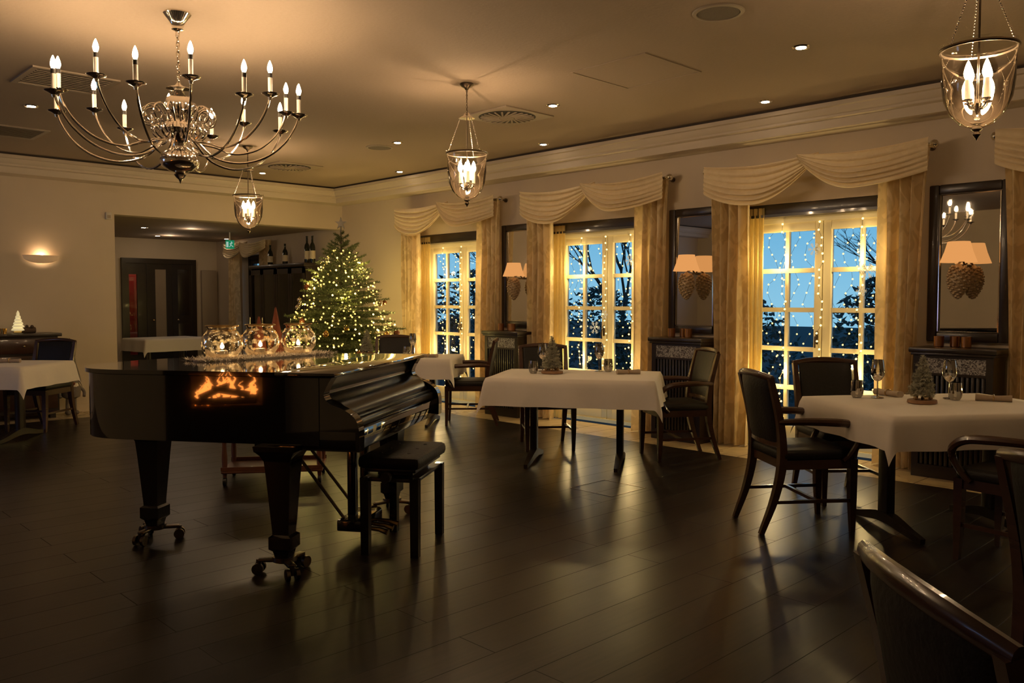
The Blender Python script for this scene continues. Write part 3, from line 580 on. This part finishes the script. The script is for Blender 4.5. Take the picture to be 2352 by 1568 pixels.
# ------------------------------------------------------------------ chairs
def make_chair(arms,label,loc,rz,name):
    t=thing(name,label,'chair',loc,rz,'dark wood dining chairs')
    MB().box((0,0,.465),(.47,.47,.07),.026,seg=3).build('seat',LEATHER,t)
    MB().bx(-.20,.20,.20,.23,.385,.44).bx(-.20,.20,-.225,-.195,.385,.44).bx(-.23,-.20,-.22,.22,.385,.44).bx(.20,.23,-.22,.22,.385,.44).build('seat_frame',WOOD,t)
    for s in (-1,1):
        MB().tube([(s*.215,.215,.44),(s*.215,.216,.2),(s*.213,.222,0)],[.033,.029,.019],4,ref=(1,0,0),off=pi/4).build('leg',WOOD,t,ang=25)
        MB().tube(cr([(s*.20,-.34,0),(s*.205,-.26,.22),(s*.21,-.222,.43),(s*.217,-.24,.66),(s*.222,-.305,.925)],4),[.02,.028,.033,.028,.022],4,ref=(1,0,0),off=pi/4).build('rear_leg',WOOD,t,ang=25)
        MB().tube([(s*.213,.218,.19),(s*.206,-.265,.19)],.014,4,ref=(0,0,1),off=pi/4).build('stretcher',WOOD,t,ang=25)
        if arms: MB().tube(cr([(s*.222,-.25,.665),(s*.258,-.12,.672),(s*.275,.05,.668),(s*.278,.16,.655),(s*.274,.225,.61),(s*.262,.232,.55),(s*.245,.19,.47),(s*.238,.15,.43)],5),[.018,.022,.024,.024,.022,.020,.018,.016],8,ref=(0,0,1)).build('armrest',WOOD,t)
    MB().tube([(-.206,.0,.19),(.206,.0,.19)],.014,4,ref=(0,0,1),off=pi/4).build('stretcher',WOOD,t,ang=25)
    MB().tube(cr([(-.235,-.30,.925),(-.12,-.330,.940),(0,-.340,.945),(.12,-.330,.940),(.235,-.30,.925)],4),[.018,.021,.022,.021,.018],10,ref=(0,0,1),flat=.75).build('top_rail',WOOD,t)
    MB().tube(cr([(-.205,-.225,.53),(0,-.255,.53),(.205,-.225,.53)],4),.022,4,ref=(0,0,1),off=pi/4).build('lower_rail',WOOD,t,ang=25)
    def pad(s,tt):
        a=s*2*pi; ca,sa=cos(a),sin(a); ex=abs(ca)**.35*(1 if ca>0 else -1)*.192; ey=abs(sa)**.6*(1 if sa>0 else -1)*.024*(.35+.65*sin(pi*min(1,max(0,tt)))**.35)
        z=.54+.385*tt; y0=-.232-.07*tt**1.3-.030*(1-(ex/.2)**2); return (ex,y0+ey,z)
    MB().surf(pad,28,10).build('back_pad',LEATHER,t,ang=60)
    return t
A0=make_chair(True,'dark wood armchair at the left end of the right-hand table',dl(5.14,1.785),face(.12,.99),'dining_armchair')
def arm(lab,d,l,fd,fl): return dup(A0,lab,dl(d,l),face(fd,fl))
arm('dark wood armchair with its back to the camera at the near right table edge',4.36,2.68,.83,-.55)
arm('dark wood chair cropped by the right edge of the picture',2.3,1.79,.2,.98)
arm('nearest dark wood chair, its curved top rail filling the bottom right corner',1.28,.945,0,1)
arm('dark wood armchair at the right end of the central table',7.36,1.43,-.2,-.98)
arm('dark wood armchair beside the far table in front of the farthest window',9.4,-.50,0,-1)
S0=make_chair(False,'armless dark chair behind the right-hand table before the third window',dl(5.82,2.30),face(-1,.05),'dining_chair')
def side(lab,d,l,fd,fl): return dup(S0,lab,dl(d,l),face(fd,fl))
side('armless dark chair behind the central table before the second window',7.85,.33,-.98,.1)
side('armless dark chair behind the far table next to the Christmas tree',9.9,-1.42,-1,0)
side('armless dark chair behind the left table beside the sideboard',8.98,-5.08,-1,-.1)
# ------------------------------------------------------------------ tables
def table(a,b,loc,rz,who,hang=.22):
    t=thing('dining_table','dark wood trestle table under the white cloth, '+who,'table',loc,rz,'dining tables')
    MB().bx(-a/2,a/2,-b/2,b/2,.715,.745,.004).build('tabletop',WOOD,t)
    for s in (-1,1):
        lg=MB().box((s*a*.275,0,.39),(.055,.10,.65),.008).build('leg',EBON,t)
        MB().tube(cr([(s*a*.275,-.36,.018),(s*a*.275,-.24,.035),(s*a*.275,0,.075),(s*a*.275,.24,.035),(s*a*.275,.36,.018)],4),[.022,.03,.045,.03,.022],4,ref=(0,0,1),off=pi/4).build('foot',EBON,lg,ang=25)
    def ax(L):
        e=[-L/2-hang+hang*k/6 for k in range(6)]; return e+[-L/2+L*k/16 for k in range(17)]+[-q for q in e[::-1]]
    xs=ax(a+.012); ys=ax(b+.012); A=(a+.012)/2; B=(b+.012)/2; vs=[]
    p1,p2=U(0,6),U(0,6)
    for x in xs:
        for y in ys:
            dx=max(0,abs(x)-A); dy=max(0,abs(y)-B); r=math.hypot(dx,dy); cx=max(-A,min(A,x)); cy=max(-B,min(B,y))
            if r>1e-6:
                ux=(dx/r)*(1 if x>0 else -1); uy=(dy/r)*(1 if y>0 else -1); f=min(1,r/hang)
                cor=dx*dy/(hang*hang)
                wv=(.013*sin(cx*17+p1)+.013*sin(cy*19+p2))*f
                o=.012*(1-math.exp(-r*60))+.14*r+wv+.12*cor*hang; vs.append((cx+ux*o,cy+uy*o,.752-max(0,r*.97-.004)))
            else: vs.append((x,y,.7525+.0015*sin(x*9+p1)*sin(y*8)))
    n=len(ys); fs=[(i*n+j,(i+1)*n+j,(i+1)*n+j+1,i*n+j+1) for i in range(len(xs)-1) for j in range(n-1)]
    o=MB().add(vs,fs).build('tablecloth',LINEN,None,loc,rz,ang=80); tag(o,'white linen tablecloth draped over the table '+who,'tablecloth','white tablecloths')
    return t
table(1.34,.95,dl(7.10,.55),face(-.22,.974)+pi/2,'in the middle before the second window',.23)
table(1.26,1.0,dl(5.08,2.61),face(.14,.99)+pi/2,'at the right before the third window',.19)
table(1.2,.9,dl(9.42,-1.22),face(-.1,.99)+pi/2,'behind the piano near the farthest window')
table(1.3,.9,dl(8.35,-5.27),face(-.03,1)+pi/2,'at the left edge by the sideboard')
table(1.1,.8,dl(14.2,-5.85),0.1,'in the back room beyond the opening')
ZT=.755
wg=tb=None
def wine(p,lab):
    global wg
    if wg: return dup(wg,lab,p)
    wg=thing('wine_glass',lab,'wine glass',p,0,'wine glasses')
    MB().lathe([(.001,.001),(.038,.001),(.038,.003),(.006,.008),(.0045,.02),(.0045,.105)],18).build('stem',STEM,wg); MB().lathe([(.0045,.105),(.022,.115),(.040,.145),(.043,.175),(.037,.22),(.033,.245)],20,cap=False).build('bowl',STEM,wg); return wg
def tumb(p,lab):
    global tb
    if tb: return dup(tb,lab,p)
    tb=tag(MB().lathe([(.001,.002),(.027,.001),(.038,.02),(.041,.045),(.035,.11),(.033,.11),(.039,.045),(.035,.022),(.001,.008)],20,cap=False).build('tumbler',STEM,None,p),lab,'tumbler','stemless water glasses'); return tb
def napk(p,rz,lab):
    t=thing('napkin',lab,'napkin',p,rz,'rolled napkins')
    m=MB()
    for s in (-1,1): m.tube([(s*.012,-.10,.017),(s*.010,-.02,.016),(s*.010,.02,.016),(s*.014,.10,.018)],[.020,.016,.016,.021],10)
    m.build('cloth_roll',NAPKIN,t); MB().tube([(cos(q)*.03,0,.019+sin(q)*.021) for q in [j*pi/8 for j in range(16)]],.004,5,closed=True).build('napkin_ring',BRASS,t)
def fir(h,r,n,nl,sp,seed,z0,mb=None,p=.8):
    rr=random.Random(seed); m=mb or MB()
    def axis(a,d,L):
        d=d.normalized(); k=int(L/sp)+1; s=d.cross(V((0,0,1))); s=s.normalized() if s.length>.01 else V((1,0,0)); up=s.cross(d)
        for i in range(k):
            c=a+d*(L*i/k)
            for q in range(2):
                an=rr.uniform(0,2*pi); o=(s*cos(an)+up*sin(an))*.8+d*.75; o=o.normalized()*nl*rr.uniform(.7,1.1); e=o.cross(V((rr.uniform(-1,1),rr.uniform(-1,1),rr.uniform(-1,1)))).normalized()*nl*.11
                m.add([c-e,c+e,c+o],[(0,1,2)])
    for i in range(n):
        f=(i+.5)/n; f=1-(1-f)**.62; z=z0+(h-z0)*f; L=(r*(1-f)**p+r*.05)*rr.uniform(.72,1.1); a=i*2.39996+rr.uniform(-.3,.3)
        d=V((cos(a),sin(a),-.12+.75*f*f+rr.uniform(-.06,.1))).normalized(); b=V((0,0,z)); axis(b,d,L); m.tube([b,b+d*L],[L*.014,L*.004],3,cap=False)
        for s in (.25,.42,.58,.74,.88):
            for g in (-1,1):
                sd=d.cross(V((0,0,1)))*g; axis(b+d*L*s,d*.75+sd*.75+V((0,0,rr.uniform(-.1,.12))),(L*(1-s)*.5+L*.10))
    axis(V((0,0,h-.05*h)),V((0,0,1)),.06*h); return m
mt=None
def minitree(p,lab,s=1):
    global mt
    if mt: c=dup(mt,lab,p,U(0,3)); c.scale=(s,s,s); return
    mt=t=thing('table_christmas_tree',lab,'small christmas tree',p,0,'small table Christmas trees')
    fir(.29,.085,80,.018,.006,4,.05).build('foliage',FROST,t,smooth=False,fix=False)
    MB().tube([(0,0,.015),(0,0,.27)],[.008,.003],6).build('trunk',BARK,t); MB().lathe([(.08,0),(.084,.004),(.082,.02),(.001,.021)],18,sx=1.15).build('wood_slice',SLICE,t)
    m=MB()
    for a in (0,1.3,2.6,4,5.2): m.ico((cos(a)*.05,sin(a)*.045,.035),.017,1)
    m.build('base_trimmings',SILV,t)
minitree(onz(2118,925,ZT),'frosted mini Christmas tree on wood slice, right-hand table',1); minitree(onz(1268,857,ZT),'frosted mini Christmas tree on wood slice, central table',1.1); minitree(onz(843,814,ZT),'frosted mini Christmas tree on the far table behind the piano',1)
for u,v,l in [(2015,913,'left wine glass on the right-hand table'),(2180,915,'wine glass right of the mini tree on the right-hand table'),(1246,852,'wine glass left of the mini tree on the central table'),(1376,852,'wine glass on the right half of the central table'),(948,814,'wine glass on the far table beside the armchair')]: wine(onz(u,v,ZT),l)
for u,v,l in [(1968,912,'left water tumbler on the right-hand table'),(2194,918,'right water tumbler on the right-hand table'),(1225,857,'left water tumbler on the central table'),(1397,853,'right water tumbler on the central table'),(934,818,'water tumbler on the far table')]: tumb(onz(u,v,ZT),l)
for u,v,a,l in [(2282,920,.3,'rolled napkin at the right end of the right-hand table'),(2040,908,-.4,'rolled napkin at the back of the right-hand table'),(1443,858,.9,'rolled napkin at the right end of the central table'),(985,820,.5,'rolled napkin on the far table'),(22,832,1.0,'rolled napkin on the left table')]: napk(onz(u,v,ZT),a,l)
# ------------------------------------------------------------------ Christmas tree
TP=dl(11.05,-2.24); t=thing('christmas_tree','tall lit fir Christmas tree in the corner behind the piano','christmas tree',TP)
TRR=1.0
fir(2.28,TRR,270,.038,.012,9,.32,p=.82).build('foliage',FIR,t,smooth=False,fix=False)
MB().tube([(0,0,0),(0,0,2.3)],[.045,.008],8).build('trunk',BARK,t); MB().lathe([(.20,0),(.22,.02),(.08,.06),(.07,.16),(.05,.16)],18).build('stand',BRONZE,t)
def conep(f,k): 
    a=U(0,2*pi); r=(TRR*(1-f)**.82+.03)*k; return V((cos(a)*r,sin(a)*r,.34+1.92*f-.02))
ts=thing('string_lights','warm light string wound around the Christmas tree','string lights',TP)
TM=MB().ico((0,0,0),.0135,1).mesh('bulb',TREEL,False)
pts=[conep(1-(1-U(0,.98))**.6,U(.75,1.03)) for k in range(620)]
bulbs(ts,TM,TREEL2,pts,.012)
MB().tube([(cos(q*.35)*(.86*(1-q/200)**.85),sin(q*.35)*(.86*(1-q/200)**.85),.36+1.85*q/200) for q in range(200)],.002,3).build('wire',WIRE,ts)
bm_={m.name:MB().ico((0,0,0),.038,3).mesh('ball',m) for m in (GOLD,SILV,BROWNB)}
hk=MB().lathe([(.009,.034),(.009,.048),(.004,.05)],8).mesh('cap',BRASS)
for k in range(42):
    m=(GOLD,SILV,BROWNB)[k%3]; p=conep(1-(1-U(0,.9))**.6,U(.88,1.02)); s=U(.8,1.15)
    b=thing('bauble',{'gold_bauble':'shiny gold bauble on the lit Christmas tree','pale_bauble':'pale champagne bauble on the lit Christmas tree','brown_bauble':'brown bauble on the lit Christmas tree'}[m.name],'bauble',TP+p,0,{'gold_bauble':'gold tree baubles','pale_bauble':'champagne tree baubles','brown_bauble':'brown tree baubles'}[m.name]); b.scale=(s,s,s)
    part('ball',bm_[m.name],b); part('cap',hk,b)
m=MB()
poly=[]
for k in range(10):
    a=pi/2+k*pi/5; r=.085 if k%2==0 else .032; poly.append((cos(a)*r,sin(a)*r))
m.prism(poly,-.008,.008,'y'); m.tube([(0,0,-.03),(0,0,-.12)],.010,6); tag(m.build('tree_star',STARM,None,TP+V((0,0,2.385)),-YAW,ang=20),'silver star topping the Christmas tree','star')
# ------------------------------------------------------------------ left corner
xr=ony(130,762,11.0).x
t=thing('sideboard','dark sideboard against the back wall at the left edge','sideboard',(xr-.77,10.97,0))
MB().bx(-.76,.76,-.22,.22,.96,1.0,.008).build('top',EBON,t); MB().bx(-.72,.72,-.19,.21,.08,.96).build('body',EBON,t)
for x in (-.36,.36):
    for z0,z1,nm in ((.12,.74,'door'),(.77,.94,'drawer')):
        q=MB().bx(x-.34,x+.34,-.205,-.19,z0,z1,.006).build(nm,WOOD,t); MB().ico((x+(.3 if nm=='door' and x<0 else -.3 if nm=='door' else 0),-.215,(z0+z1)/2),.014,2).build('knob',BRASS,q)
for x in (-1,1): MB().bx(x*.66-.03,x*.66+.03,-.15,.17,0,.08).build('leg',EBON,t)
p=ony(42,752,10.95); p.z=1.0; t=thing('glass_tree_light','glowing ribbed glass tree light on the sideboard','tree light',p)
m=MB()
pr=[]
for k in range(6): r=.075*(1-k/6.6); pr+=[(r*.75,.03+k*.036),(r,.036+k*.036),(r*.85,.056+k*.036)]
m.lathe(pr+[(.004,.262)],20).build('glass_tree',SCREEN,t); MB().lathe([(.05,0),(.055,.01),(.04,.03)],18).build('base',BRASS,t)
for k,(u,dx) in enumerate([(8,0),(66,0)]):
    p=ony(u,755,10.93); p.z=1.0
    if k==0: q=thing('candle_cup','gold tealight cup left of the glass tree on the sideboard','candle holder',p); MB().lathe([(.03,0),(.036,.06),(.033,.06),(.028,.01),(.001,.01)],16).build('cup',GOLD,q); MB().lathe([(.025,.0),(.025,.03),(.001,.031)],12,(0,0,.012)).build('candle',IVORY,q)
    else: tag(MB().tube([(-.07,0,.035),(.07,.02,.035)],.035,14).ico((.03,-.02,.075),.02,2).ico((-.02,0,.08),.018,2).build('decorated_log',BARK,None,p),'small decorated log right of the glass tree','log decoration')
p=ony(164,944,10.95); p.z=0; t=thing('christmas_gnome','grey felt gnome figure with tall pointed hat standing on the floor','gnome figure',p)
MB().lathe([(.001,.39),(.115,.40),(.10,.48),(.065,.62),(.04,.78),(.012,.9),(.001,.93)],18).build('hat',GREYF,t); MB().lathe([(.06,.20),(.10,.22),(.11,.30),(.085,.40),(.03,.42)],18).build('body',GREYF,t); MB().ico((0,-.10,.385),.022,2).build('nose',FELT,t)
MB().lathe([(.002,.22),(.05,.28),(.075,.36),(.06,.40)],12,(.0,-.05,0),sy=.7).build('beard',FUR,t)
for s in (-1,1): MB().tube([(s*.04,0,.21),(s*.045,0,.04)],.02,8).ico((s*.045,-.03,.03),.035,2,(1,1.5,.8)).build('leg',GREYF,t); MB().tube(cr([(s*.09,0,.34),(s*.14,-.02,.28),(s*.13,-.06,.22)],3),.018,8).build('arm',GREYF,t)
p=ony(94,594,YB); t=thing('wall_sconce','white crescent plaster wall light on the back wall','wall light',p)
def sfn(s,tt):
    a=pi*s; zl=.035-.09*max(0,sin(a))**.8; return (-cos(a)*.20,-max(0,sin(a))*.10*(.15+.85*tt**.6)-.004,zl+(.04-zl)*tt)
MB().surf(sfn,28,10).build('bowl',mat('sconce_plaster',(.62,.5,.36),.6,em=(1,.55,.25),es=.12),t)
MB().ico((0,-.05,.03),.016,1,(3,1,1)).build('bulb',emis('sconce_bulb',(1,.66,.36),60),t)
p=ony(248,496,YB); t=thing('wall_sensor','small white box sensor high on the back wall','sensor',p); MB().bx(-.035,.035,-.035,0,-.045,.045,.006).build('box',PLASTIC,t); MB().bx(-.02,.02,-.038,-.035,-.03,.01).build('lens',VENT,t)
# ------------------------------------------------------------------ back room
t=thing('wine_cabinet','tall dark wine cabinet with glass doors by the opening','cabinet',(6.92,12.35,0))
MB().bx(-.25,.25,-.9,.9,0,.10).bx(-.25,.25,-.9,.9,1.90,1.96,.01).bx(.22,.25,-.9,.9,.1,1.9).bx(-.22,.22,-.9,-.86,.1,1.9).bx(-.22,.22,.86,.9,.1,1.9).bx(-.22,.22,-.02,.02,.1,1.9).build('body',EBON,t)
for k in range(5): MB().bx(-.2,.2,-.86,.86,.4+k*.3,.415+k*.3).build('shelf',EBON,t)
for y0,y1 in ((-.88,-.46),(-.45,-.005),(.005,.45),(.46,.88)):
    q=MB().bx(-.245,-.225,y0,y0+.05,.12,1.88).bx(-.245,-.225,y1-.05,y1,.12,1.88).bx(-.245,-.225,y0,y1,.12,.2).bx(-.245,-.225,y0,y1,1.80,1.88).build('door',EBON,t)
    MB().bx(-.238,-.232,y0+.05,y1-.05,.2,1.8).build('pane',GLASS,q); MB().tube([(-.26,y1-.03,.95),(-.26,y1-.03,1.1)],.007,6).build('handle',NICKEL,q)
b0=None
for k,u in enumerate([621,655,720,745]):
    p=onx(u,600,6.85); p.z=1.96; lab=['leftmost wine bottle on the wine cabinet','second wine bottle from the left on the wine cabinet','third wine bottle on the wine cabinet, beside the tree','rightmost wine bottle on the wine cabinet, behind the tree'][k]
    if k==2: p.y=11.66
    if k==3: p.y=11.50
    if b0: dup(b0,lab,p).scale=(1,1,1.0 if k<2 else 1.25); continue
    b0=q=thing('wine_bottle',lab,'bottle',p,0,'wine bottles on the cabinet')
    MB().lathe([(.001,0),(.042,.0),(.044,.01),(.044,.19),(.035,.225),(.016,.255),(.015,.32),(.018,.325),(.018,.335),(.001,.336)],20).build('glass_body',BOTTLE,q); MB().lathe([(.0448,.05),(.0448,.15)],20,cap=False).build('paper_label',LABELM,q)
p=dl(13.9,(531-1176)/FPX*13.9,2.30); t=thing('exit_sign','green emergency exit sign with running figure hanging in the back room','exit sign',p,-YAW)
MB().bx(-.07,.07,-.012,.012,-.07,.07,.004).build('panel',GREEN,t)
m=MB().bx(-.055,-.02,-.0155,-.0125,-.045,.045).box((.03,-.014,.040),(.016,.003,.016)).box((.025,-.014,.012),(.016,.003,.04),0,Matrix.Rotation(.4,4,'Y')).box((.042,-.014,-.026),(.04,.003,.011),0,Matrix.Rotation(.7,4,'Y')).box((.008,-.014,-.026),(.04,.003,.011),0,Matrix.Rotation(-.9,4,'Y')).box((.026,-.014,.018),(.055,.003,.010),0,Matrix.Rotation(-.3,4,'Y')); m.build('pictogram',WHITEE,t)
MB().bx(-.008,.008,-.008,.008,.07,.20).build('mount',PLASTIC,t)
t=sempty('door_1',(6.095,15.6,0))
MB().bx(-.675,-.60,-.06,.02,0,2.14).bx(.60,.675,-.06,.02,0,2.14).bx(-.60,.60,-.06,.02,2.05,2.14).bx(-.24,-.19,-.05,.02,0,2.05).bx(.22,.27,-.05,.02,0,2.05).build('frame',EBON,t)
q=MB().bx(.27,.60,-.03,.01,.02,2.05).bx(.33,.54,-.04,-.03,.15,.95,.004).bx(.33,.54,-.04,-.03,1.1,1.95,.004).build('leaf',EBON,t); MB().ico((.32,-.06,1.02),.022,2).build('handle',NICKEL,q)
q=MB().bx(-.19,-.08,-.03,.01,.02,2.05).bx(.12,.22,-.03,.01,.02,2.05).bx(-.08,.12,-.03,.01,.02,.5).bx(-.08,.12,-.03,.01,1.95,2.05).build('leaf',EBON,t); MB().bx(-.08,.12,-.012,-.006,.5,1.95).build('pane',mat('frosted_door_glass',(.34,.27,.20),.15,0,(.24,.19,.14),3),q); MB().ico((-.13,-.06,1.02),.022,2).build('handle',BRASS,q)
q=MB().bx(-.60,-.545,-.03,.01,.02,2.05).bx(-.40,-.24,-.03,.01,.02,2.05).bx(-.545,-.40,-.03,.01,.02,.4).bx(-.545,-.40,-.03,.01,1.85,2.05).build('leaf',EBON,t); MB().bx(-.545,-.40,-.012,-.006,.4,1.85).build('pane',GLASS,q)
t=thing('framed_picture','small framed picture on the red wall behind the dark doors','picture',(5.65,16.89,1.35)); MB().bx(-.15,.15,-.03,0,-.2,.2).build('frame',EBON,t); MB().bx(-.12,.12,-.034,-.03,-.17,.17).build('print',mat('pale_print',(.5,.42,.35),.8,0,(.2,.15,.12),9),t)
t=thing('radiator','tall pale flat radiator beside the back room doors','radiator',(6.98,15.53,0)); MB().bx(-.12,.17,-.03,.03,.25,1.95,.012).build('panel',VENT,t); MB().tube([(.1,0,.26),(.1,0,.02),(.1,.05,.02)],.01,6).build('pipe',NICKEL,t)
# ------------------------------------------------------------------ fireplace against the left wall (seen mirrored in the piano)
t=thing('fireplace','open log fire against the left wall, seen mirrored in the piano side','fireplace',(-2.6,FY,0))
MB().bx(0.002,.45,-.55,.55,0,.36).bx(.002,.45,-.55,-.33,.36,.70).bx(.002,.45,.33,.55,.36,.70).bx(.002,.45,-.55,.55,.70,1.15).bx(.002,.04,-.33,.33,.36,.70).build('firebox',BRICK,t)
for a,b in [((.36,-.28,.40),(.36,.26,.41)),((.24,-.24,.40),(.28,.29,.40)),((.37,-.22,.46),(.34,.14,.53)),((.38,.25,.45),(.30,-.02,.55))]: MB().tube([a,b],.034,10).build('log',LOG,t)
m=MB()
for k in range(34):
    y=U(-.28,.28); x=U(.12,.33); h=U(.08,.26)*(1.2-abs(y)*2.0); w=U(.012,.026); ph=U(0,6); z0=.40+U(0,.09)
    m.tube([(x+.01*sin(ph+q),y+.026*sin(ph+1.7*q),z0+h*q/5) for q in range(6)],[w*.5,w,w*.8,w*.5,w*.22,.001],6)
m.build('flame',FLAME,t); m=MB()
for k in range(50): m.ico((U(.08,.38),U(-.3,.3),.37+U(0,.02)),U(.006,.016),1)
m.build('embers',EMBER,t)
# ------------------------------------------------------------------ lamps
def lamp(kind,loc,e,c,size=.1,rot=None,nm='light'):
    l=bpy.data.lights.new(nm,kind); l.energy=e; l.color=c; o=bpy.data.objects.new(nm,l); COL.objects.link(o); o.location=loc
    if kind=='AREA': l.shape='RECTANGLE'; l.size=size[0]; l.size_y=size[1]
    else: l.shadow_soft_size=size
    if rot: o.rotation_euler=rot
    return o
for p in [(5.6,13.0,2.42),(5.9,14.6,2.42)]: lamp('POINT',p,2.6,(1,.74,.5),.05,nm='back_room_downlight')
for c in WY:
    for yy,zz in ((-.42,1.75),(.42,1.75),(-.42,.7),(.42,.7)): lamp('POINT',(7.22,c+yy,zz),5.8,(1,.71,.28),.03,nm='fairy_light_glow')
for k in range(12):
    f=.05+k*.072; a=k*2.4; r=(TRR*(1-f)**.85)*.95+.05; lamp('POINT',TP+V((cos(a)*r,sin(a)*r,.34+1.92*f)),4.2,(1,.71,.22),.02,nm='tree_light_glow')
for x,y in LPOS: lamp('POINT',(x+.03,y+.01,ZC-.575),7,(1,.69,.39),.004,nm='lantern_glow')
lamp('AREA',(-2.9,8.9,2.0),10,(.5,.5,1),(2.4,.9),(0,-2.1,0),'left_blue_fill')  # added area lamp outside the unseen left opening, tilted up for a blue tint
lamp('POINT',(6.2,16.3,2.2),5,(1,.6,.4),.05,nm='vestibule_light')
